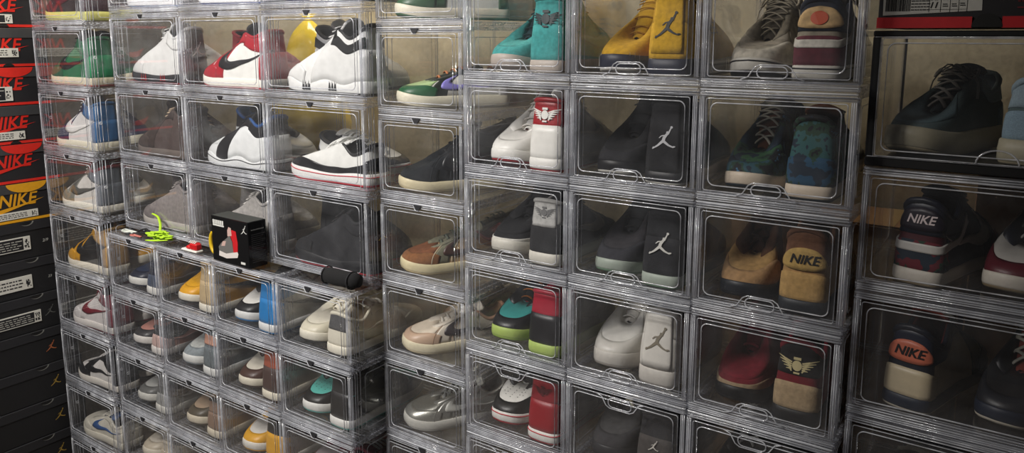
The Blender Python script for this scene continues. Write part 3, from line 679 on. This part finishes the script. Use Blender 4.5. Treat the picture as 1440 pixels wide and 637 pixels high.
# low block that juts forward
LW, LH = .26, .188
grid_l = [['navy', 'sunny', 'unc', 'sail'], ['rose', 'slate', 'chocolate', 'tiffany'], ['fog', 'umber', 'taxi', 'maroon'], ['oat', 'bone', 'denim', 'steel']]
for r in range(4):
    for c in range(4):
        pair(grid_l[r][c], -1.302+c*LW, -.10, -.503-LH*(r+1), LW-.001, LH, .34, f'{ROWN[r]} of low block', 'notch',
             toe=(.275, .030), heel=(.715, .026))
# set-back block standing on top of it
UW, UH = .352, .219
grid_u = [['sky', 'cobalt', 'violet'], ['fire', 'chicago', 'strap'], ['boot', 'stealth', 'bred'], ['stone', 'ghost', 'playoff']]
for r in range(4):
    for c in range(3):
        pair(grid_u[r][c], -1.318+c*UW, -.03, .1542-UH*r, UW-.001, UH-.0005, .27, f'{["top", "upper", "middle", "lower"][r]} row of set-back block', 'notch', side=(.292, .0, .004))
# tall column at the far left
for r, k in enumerate(['lemon', 'kelly', 'storm', 'quartz', 'bumble', 'cherry', 'orca', 'pearl', 'taupe']):
    pair(k, -1.648, -.1, .119-.198*r, .313, .198, .26, f'{["first", "second", "third", "fourth", "fifth", "sixth", "seventh", "eighth", "ninth"][r]} in far left column', 'notch', side=(.262, .0, .0))
# right-hand stack
sx, sy = .787, .05
pair('desert', sx, sy, -.12, .38, .218, .34, 'in the black-edged case', 'arc', toe=(.135, .046), heel=(.585, .035), dark=True, rt=.36, rh=.20)
pair('galaxy', sx, sy, -.33, .38, .209, .34, 'upper clear box of right stack', 'plain', toe=(.555, .040), heel=(.225, .03), rt=.26, rh=.26)
pair('painted', sx, sy, -.55, .38, .219, .34, 'lower clear box of right stack', 'plain', toe=(.575, .040), heel=(.225, .03), rt=.26, rh=.26)
pair('midnight', sx, sy, -.765, .38, .214, .34, 'bottom box of right stack', 'plain', toe=(.60, .030), heel=(.25, .028), rt=.12, rh=.12)
s = MB().box(0, 0, 0, .40, .36, -.766-FLOOR, .004); t = thing('cabinet', (.787, .045, FLOOR), 0, 'dark low cabinet under the right stack', 'cabinet')
part('carcass', s, mat('2a2624', 'card'), t); part('door', MB().box(.01, -.014, .02, .39, -.001, .67, .003), mat('332e2b', 'card'), t)

# ------------------------------------------------------------------ cardboard shoe boxes on the left
RED, YEL, BLK = 'd8281c', 'e0a01c', '1d1c20'
def plane_x(v2, f, x, mb, oy, oz):     # 2D (a right, b up) seen from +X: right is +Y
    mb.add([(x, oy+a, oz+b) for a, b in v2], f)
def shoebox(z, h, kind, label, semi, notch, sticker, y0=-.46, y1=-.035, dy=0):
    c = {'red': RED, 'yellow': YEL}.get(kind)
    t = thing('shoe_box', (-1.70, dy, z), 0, label, 'shoe box', 'shoe boxes stacked at the far left')
    g = .0012
    part('base', MB().box(-.22, y0+.003, 0, -.003, y1-.003, h-.004, .001), mat(BLK if c else '17171a', 'card'), t)
    lh = .034
    lid = part('lid', MB().box(-.223, y0, h-lh, 0, y1, h-g, .0015), mat('3a3a3c' if c else '242428', 'card'), t)
    yc = -.158
    if c:
        s = MB().box(-.002, y0+.002, 0.0005, .0006, y1-.002, .0085); part('stripe', s, mat(c, 'card'), t)
        v, f = logo('NIKE', 1); v = [(a*.052, b*.058) for a, b in v]
        s = MB(); plane_x(v, f, -.0016, s, -.178, h-lh-.022)
        lo = crv([(-.19, .010), (-.165, -.022), (-.10, -.022), (.0, -.002), (.085, .022)], 20); up = crv([(-.19, .010), (-.155, -.004), (-.10, -.006), (.0, .006), (.085, .022)], 20)
        n = 20; s.add([(-.0012, -.178+p[0], h-lh-.045+p[1]) for p in np.concatenate([lo, up])], [(i, i+1, n+i+1, n+i) for i in range(n-1)])
        part('logo', s, mat(c, 'print'), t)
        if semi:
            s = MB(); r = .062; s.add([(.0008, -.145, h-g-.001)]+[(.0008, -.145+r*math.cos(a), h-g-.001-(lh-.003)*math.sin(a)) for a in np.linspace(0, math.pi, 18)], [tuple(range(19))])
            part('thumb_tab', s, mat(c, 'card'), lid)
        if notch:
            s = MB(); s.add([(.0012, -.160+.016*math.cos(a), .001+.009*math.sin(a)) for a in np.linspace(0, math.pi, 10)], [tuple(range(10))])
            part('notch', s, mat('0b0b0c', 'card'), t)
    else:
        s = MB(); s.add([(.0008, -.150+.021*math.cos(a), h-g-.001-.014*math.sin(a)) for a in np.linspace(0, math.pi, 14)], [tuple(range(14))])
        part('notch', s, mat('8c8c88', 'card'), lid)
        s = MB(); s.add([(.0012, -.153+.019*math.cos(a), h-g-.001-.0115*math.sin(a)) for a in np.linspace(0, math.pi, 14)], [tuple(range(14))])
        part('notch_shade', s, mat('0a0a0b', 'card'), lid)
    if sticker:
        sy0, sy1, sz0, sz1, dark = sticker
        fr = part('label_sheet', MB().box(-.003, sy0, sz0, .0012, sy1, sz1), mat('d8d6ce', 'card'), t)
        s = MB(); rn = random.Random(int(z*1000))
        w_ = sy1-sy0; hh = sz1-sz0
        if dark:
            s.box(.0012, sy0+.004, sz0+.003, .0016, sy1-.022, sz1-.003)
        for k in range(3):
            zz = sz0+hh*(.22+.24*k); y = sy0+.02
            while not dark and y < sy1-.035:
                l = rn.uniform(.004, .012); s.box(.0012, y, zz, .0016, y+l, zz+hh*.09); y += l+.003
        for k in range(6):
            for j in range(6):
                if rn.random() < .5: s.box(.0012, sy1-.019+k*.0025, sz0+hh*.15+j*hh*.11, .0016, sy1-.0165+k*.0025, sz0+hh*.15+(j+1)*hh*.11)
        part('print', s, mat('1c1c20', 'print'), fr)
        if dark:
            s = MB()
            for k in range(4):
                y = sy0+.01
                while y < sy1-.04:
                    l = rn.uniform(.006, .02); s.box(.0016, y, sz0+hh*(.2+.17*k), .0019, y+l, sz0+hh*(.2+.17*k)+.002); y += l+.004
            part('small_print', s, mat('d0cec6', 'print'), fr)
    return t
zb = [.238, .115, -.009, -.132, -.256, -.383, -.512]
spec = [('red', 1, 1, (-.30, -.132, .012, .040, 1)), ('red', 0, 1, (-.30, -.128, .030, .058, 0)), ('red', 1, 0, (-.22, -.150, .015, .060, 1)),
        ('red', 0, 1, (-.30, -.130, .014, .040, 0)), ('red', 1, 0, None), ('yellow', 1, 0, (-.30, -.118, .012, .035, 0))]
where = ['topmost in view', 'second from top', 'third from top', 'fourth from top', 'lowest of the red ones', 'just under the red ones']
labs = ['black shoe box with red lettering and small dark tag, topmost in view', 'black shoe box with red lettering and long white tag, second down',
        'black shoe box with red lettering and square dark tag, third down', 'black shoe box with red lettering and white tag, fourth down',
        'black shoe box with red lettering and no tag, lowest red one', 'black shoe box with yellow lettering, under the red ones']
for i, (k, a, b, st) in enumerate(spec):
    shoebox(zb[i+1], zb[i]-zb[i+1]-.0008, k, labs[i], a, b, st, dy=[0, .004, -.003, .002, .003, .006][i])
bl = .126
labb = ['plain black shoe box with small white lined tag, under the yellow one', 'plain black shoe box with barcode tag, second of the black ones', 'plain black shoe box with slanted white tag, third of the black ones',
        'plain black shoe box with orange logo, fourth of the black ones', 'plain black shoe box with gold logo, fifth of the black ones', 'plain black shoe box with gold logo, lowest but one', 'plain black shoe box with gold logo, lowest of its stack']
for i in range(7):
    z = -.512-bl*(i+1)
    t = shoebox(z, bl-.0008, 'black', labb[i], 0, 0, [(-.30, -.145, .03, .075, 1), (-.28, -.155, .025, .07, 0), (-.28, -.142, .03, .07, 1), None, None, None, None][i], y1=-.02, dy=.004*(i % 3))
    if i >= 2:
        v, f = logo('jump', .034); s = MB(); plane_x(v, f, -.0016, s, -.112, .058)
        part('logo', s, mat(['6a6a68', '6a6a68', '6a6a68', 'c87850', 'b89848', 'b89848', 'b89848'][i], 'print'), t)
    else:
        v, f = logo('2/9', .014) if i == 0 else logo('23', .012); s = MB(); plane_x(v, f, -.0016, s, -.098, .05); part('print', s, mat('a8a8a4', 'print'), t)
t = thing('shoe_box', (-1.70, 0, zb[0]), 0, 'black shoe box with red lid, cut off by upper frame edge', 'shoe box', 'shoe boxes stacked at the far left')
part('base', MB().box(-.22, -.457, 0, -.003, -.038, .08, .001), mat(BLK, 'card'), t); part('lid', MB().box(-.223, -.46, .081, 0, -.035, .115, .0015), mat(RED, 'card'), t)

# shoe box on top of the right stack
t = thing('shoe_box', (.792, .05, .1012), 0, 'black and red shoe box with barcode sheet, on the right stack', 'shoe box')
part('base', MB().box(0, .002, 0, .36, .30, .115, .001), mat('1c1a1e', 'card'), t)
s = MB().box(-.001, -.001, 0, .0745+.055, .004, .0165); s.box(.168, -.001, 0, .361, .004, .0165)
part('stripe', s, mat('b81c24', 'card'), t)
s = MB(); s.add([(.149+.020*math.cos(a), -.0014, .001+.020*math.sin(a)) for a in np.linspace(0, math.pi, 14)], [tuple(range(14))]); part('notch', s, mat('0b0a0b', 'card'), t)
s = MB(); s.add([(.007, .0012, .0195), (.141, .0012, .0255), (.139, .0012, .085), (.005, .0012, .085)], [(0, 1, 2, 3)]); s.add([(.007, .0019, .0195), (.141, .0019, .0255), (.139, .0019, .085), (.005, .0019, .085)], [(3, 2, 1, 0)])
sh = part('label_sheet', s, mat('b8b6b0', 'card'), t)
s = MB(); rn = random.Random(3); x = .010
while x < .044:
    w1 = rn.uniform(.0005, .0016); s.box(x, .0006, .026, x+w1, .0011, .046); x += w1+rn.uniform(.0005, .0012)
for k in range(4):
    x = .046
    while x < .068: l = rn.uniform(.002, .005); s.box(x, .0006, .027+.0045*k, x+l, .0011, .0284+.0045*k); x += l+.001
for xx in (.0705, .086, .0985, .110, .121): s.box(xx, .0006, .024, xx+.0004, .0011, .055)
s.box(.0705, .0006, .0275, .121, .0011, .0278); s.box(.0705, .0006, .049, .121, .0011, .0494)
for a, b in ((.089, .032), (.101, .032), (.112, .033), (.089, .042), (.101, .042), (.112, .042)): s.box(a, .0006, b, a+.007, .0011, b+.0012); s.box(a, .0006, b+.003, a+.006, .0011, b+.0042)
for txt, sz, xx, zz in (('USA', .0088, .0783, .0445), ('11', .0125, .0765, .0340)):
    v, f = logo(txt, sz); s.add([(xx+a, .0007, zz+b) for a, b in v], f)
part('print', s, mat('1a1a1c', 'print'), sh)
s = MB()
for k in range(4):
    x = .185
    while x < .24: l = rn.uniform(.003, .01); s.box(x, .0012, .028+.009*k, x+l, .0018, .030+.009*k); x += l+.0015
part('small_print', s, mat('6a2028', 'print'), t)

# ------------------------------------------------------------------ things lying on the ledge
ZL = -.5028
t = thing('toy_box', (-.776, -.095, ZL), -.02, 'small black product box with a red and grey shoe picture', 'box')
bw, bd, bh = .156, .056, .122
part('carton', MB().box(0, 0, 0, bw, bd, bh, .0012), mat('161618', 'patent'), t)
s = MB().box(.001, .002, bh, bw-.001, bd-.002, bh+.0006); part('lid_flap', s, mat('3c3e3c', 'card'), t)
s = MB(); s.box(.008, -.0008, bh-.026, .056, -.0001, bh-.022); v, f = logo('MINI', .016); s.add([(.032+a, -.0008, bh-.016+b) for a, b in v], f) if False else None
for k in range(6): s.box(.008+.008*k, -.0008, bh-.021, .014+.008*k, -.0001, bh-.010)
part('heading_print', s, mat('d8d8d4', 'print'), t)
v, f = logo('jump', .024); s = MB(); s.add([(.140+a, -.0008, bh-.022+b) for a, b in v], f); part('logo_print', s, mat('d8d8d4', 'print'), t)
part('corner_print', MB().box(.122, -.0008, .008, .140, -.0001, .014), mat('d8d8d4', 'print'), t)
s = MB()
def flat(pts, y): s.add([(a, y, b) for a, b in pts], [tuple(range(len(pts)))])
flat([(.028, .016), (.060, .013), (.108, .022), (.112, .032), (.108, .040), (.060, .026), (.030, .030)], -.0005)
part('shoe_picture_sole', s, mat('dcd4d0', 'print'), t)
s = MB(); flat([(.030, .030), (.060, .026), (.092, .034), (.088, .062), (.078, .078), (.068, .070), (.040, .052), (.028, .040)], -.0006); part('shoe_picture_upper', s, mat('6c6a68', 'print'), t)
s = MB(); flat([(.092, .034), (.110, .038), (.112, .062), (.106, .092), (.088, .094), (.080, .080), (.090, .062)], -.0007); part('shoe_picture_heel', s, mat('c42028', 'print'), t)
s = MB(); flat([(.070, .074), (.088, .078), (.086, .098), (.076, .100), (.070, .090)], -.0008); flat([(.040, .044), (.056, .046), (.062, .060), (.048, .058)], -.0008); part('shoe_picture_tongue', s, mat('c8a8a0', 'print'), t)
s = MB()
for k in range(15): s.box(bw, .010, .014+.0052*k, bw+.0006, .010+.030+.006*((k*7) % 3), .0155+.0052*k)
part('side_print', s, mat('3a3a3c', 'print'), t)
part('side_heading', MB().box(bw, .010, .099, bw+.0006, .048, .1012), mat('8c8c8a', 'print'), t)

def squiggle(cx, cy, rx, ry, n, seed, z0, hgt, step=.0):
    rn = random.Random(seed); P = []
    for i in range(n):
        a = i*2.15+rn.uniform(-.5, .5); r = rn.uniform(.45, 1)
        P.append((cx+rx*r*math.cos(a), cy+ry*r*math.sin(a), z0+hgt*(.25+.75*i/n)*rn.uniform(.5, 1)))
    Q = crv(P, n*7); return Q.tolist()
def lace_pile(label, col, cx, cy, rx, ry, n, seed, hgt, r=.0032, tails=(), kind='lace', flatn=.45):
    s = MB(); s.tube(squiggle(cx, cy, rx, ry, n, seed, ZL+r, hgt), r, n=6, flat=flatn)
    for tl in tails: s.tube(crv(tl, 14).tolist(), r, n=6, flat=flatn)
    o = part('shoelace', s, mat(col, kind)); tag(o, label, 'shoelace', 'spare laces on the ledge'); return o
lace_pile('neon green shoelace bundle lying on the low block', 'b4dc30', -1.070, -.070, .062, .026, 24, 5, .032, .0042,
          [[(-1.03, -.07, ZL+.02), (-1.06, -.085, ZL+.008), (-1.09, -.098, ZL+.006), (-1.06, -.094, ZL+.008), (-1.01, -.08, ZL+.014)], [(-1.08, -.06, ZL+.02), (-1.10, -.045, ZL+.045), (-1.12, -.040, ZL+.062), (-1.145, -.040, ZL+.067)]])
lace_pile('black round shoelace bundle left of the neon one', '18181b', -1.165, -.060, .028, .018, 9, 8, .016, .0050)
lace_pile('white flat shoelace bundle at the left end of ledge', 'd8dcd4', -1.235, -.070, .040, .020, 10, 9, .008, .0032)
lace_pile('pink flat shoelace bundle in front of the black one', 'c87a70', -1.160, -.088, .032, .009, 9, 12, .008, .0036)
# small red and white shoe charm and yellow key ring beside the black carton
t = thing('keyring_shoe', (-.862, -.078, ZL), math.pi, 'tiny red and white toy shoe lying beside the black carton', 'toy shoe')
s = MB(); s.box(0, -.012, 0, .070, .012, .006, .002); part('sole', s, mat('e8e4dc', 'rubber'), t)
s = MB(); s.box(.002, -.0105, .006, .034, .0105, .026, .004); s.box(.034, -.010, .006, .052, .010, .016, .004); part('upper', s, mat('c81c20', 'leather'), t)
s = MB()
for k in range(4): s.tube([(.010+.008*k, -.009, .026), (.013+.008*k, 0, .029), (.010+.008*k, .009, .026)], .0016, 5)
part('laces', s, mat('eae6e0', 'lace'), t)
t = thing('key_ring', (-.806, -.062, ZL), 0, 'yellow rubber ring leaning on the black carton', 'ring')
s = MB(); s.tube([(.020*math.cos(a), -.004, .036+.030*math.sin(a)) for a in np.linspace(0, 2*math.pi, 22)[:-1]], .0055, 8, closed=True, up=(0, 1, 0)); part('ring', s, mat('d8b420', 'rubber'), t)
s = MB().box(-.012, -.010, .066, .012, .003, .082, .002); part('tag', s, mat('1c1c1e', 'print'), t)
# black rolled fuzzy pouch
s = MB(); P = [(-.385, -.056), (-.370, -.061), (-.345, -.062), (-.31, -.062), (-.285, -.058), (-.270, -.055)]
s.tube([(a, b, ZL+.0205) for a, b in P], [.012, .019, .020, .0195, .020, .015], n=14, up=(0, 0, 1))
t = thing('pouch', (0, 0, 0), 0, 'black rolled fabric pouch on the right end of the ledge', 'pouch')
part('roll', s, mat('141416', 'knit'), t)
s = MB()
for xx in (-.372, -.288): s.tube([(xx+.0, -.061+.0212*math.cos(a), ZL+.0205+.0212*math.sin(a)) for a in np.linspace(0, 2*math.pi, 15)[:-1]], .0016, 5, closed=True, up=(1, 0, 0))
part('binding', s, mat('26262a', 'lace'), t)

# ------------------------------------------------------------------ behind the boxes
t = thing('plastic_bag', (-.965, .43, -.075), 0, 'bright yellow plastic bag hanging behind the set-back block', 'bag')
n1, n2 = 22, 28; G = np.zeros((n2, n1, 3)); rn = np.random.RandomState(4)
for i in range(n2):
    a = 2*math.pi*i/n2
    for j in range(n1):
        u = j/(n1-1); r = float(np.interp(u, [0, .05, .14, .30, .50, .72, .88, .94, 1], [.05, .62, .98, 1.10, .98, .70, .48, .30, .06]))
        r *= 1+.05*math.sin(5*a+u*7)+.03*math.sin(11*a-u*5)
        G[i, j] = (.150*r*math.cos(a), .085*r*math.sin(a), -.24+.46*u)
part('sack', MB().grid(G, closed_u=True), mat('f0d020', 'patent'), t)
s = MB()
for sg in (1, -1): s.tube([(sg*.008, 0, .21), (sg*.03, 0, .26), (sg*.02, .12, .30), (0, .20, .32)], .003, 6)
part('handle', s, mat('f0d020', 'patent'), t)
part('hook', MB().tube([(0, .2285, .335), (0, .195, .335), (0, .190, .325), (0, .194, .316)], .004, 8), mat('8a8a8c', 'metal'), t)
def carton(loc, w_, d_, h_, label, col):
    t = thing('cardboard_box', loc, 0, label, 'cardboard box', 'cartons behind the display boxes')
    part('body', MB().box(0, 0, 0, w_, d_, h_-.001, .002), mat(col, 'card'), t)
    part('flap', MB().box(.001, .001, h_-.001, w_/2-.001, d_-.001, h_+.002), mat(col, 'card'), t); part('flap', MB().box(w_/2+.001, .001, h_-.001, w_-.001, d_-.001, h_+.002), mat(col, 'card'), t)
    part('tape', MB().box(w_/2-.02, .0, h_+.0022, w_/2+.02, d_, h_+.0026), mat('b89a68', 'patent'), t)
carton((.62, .44, FLOOR), .30, .19, 1.16, 'tall brown carton standing behind the third column of front block', '9a7450')
carton((.93, .43, FLOOR), .34, .2, 1.36, 'tall tan carton standing behind the right stack', '8a6c50')

for o in list(scn.objects):
    if o.get('label') and len(o['label'].split()) > 16: print('LONG', len(o['label'].split()), o['label'])
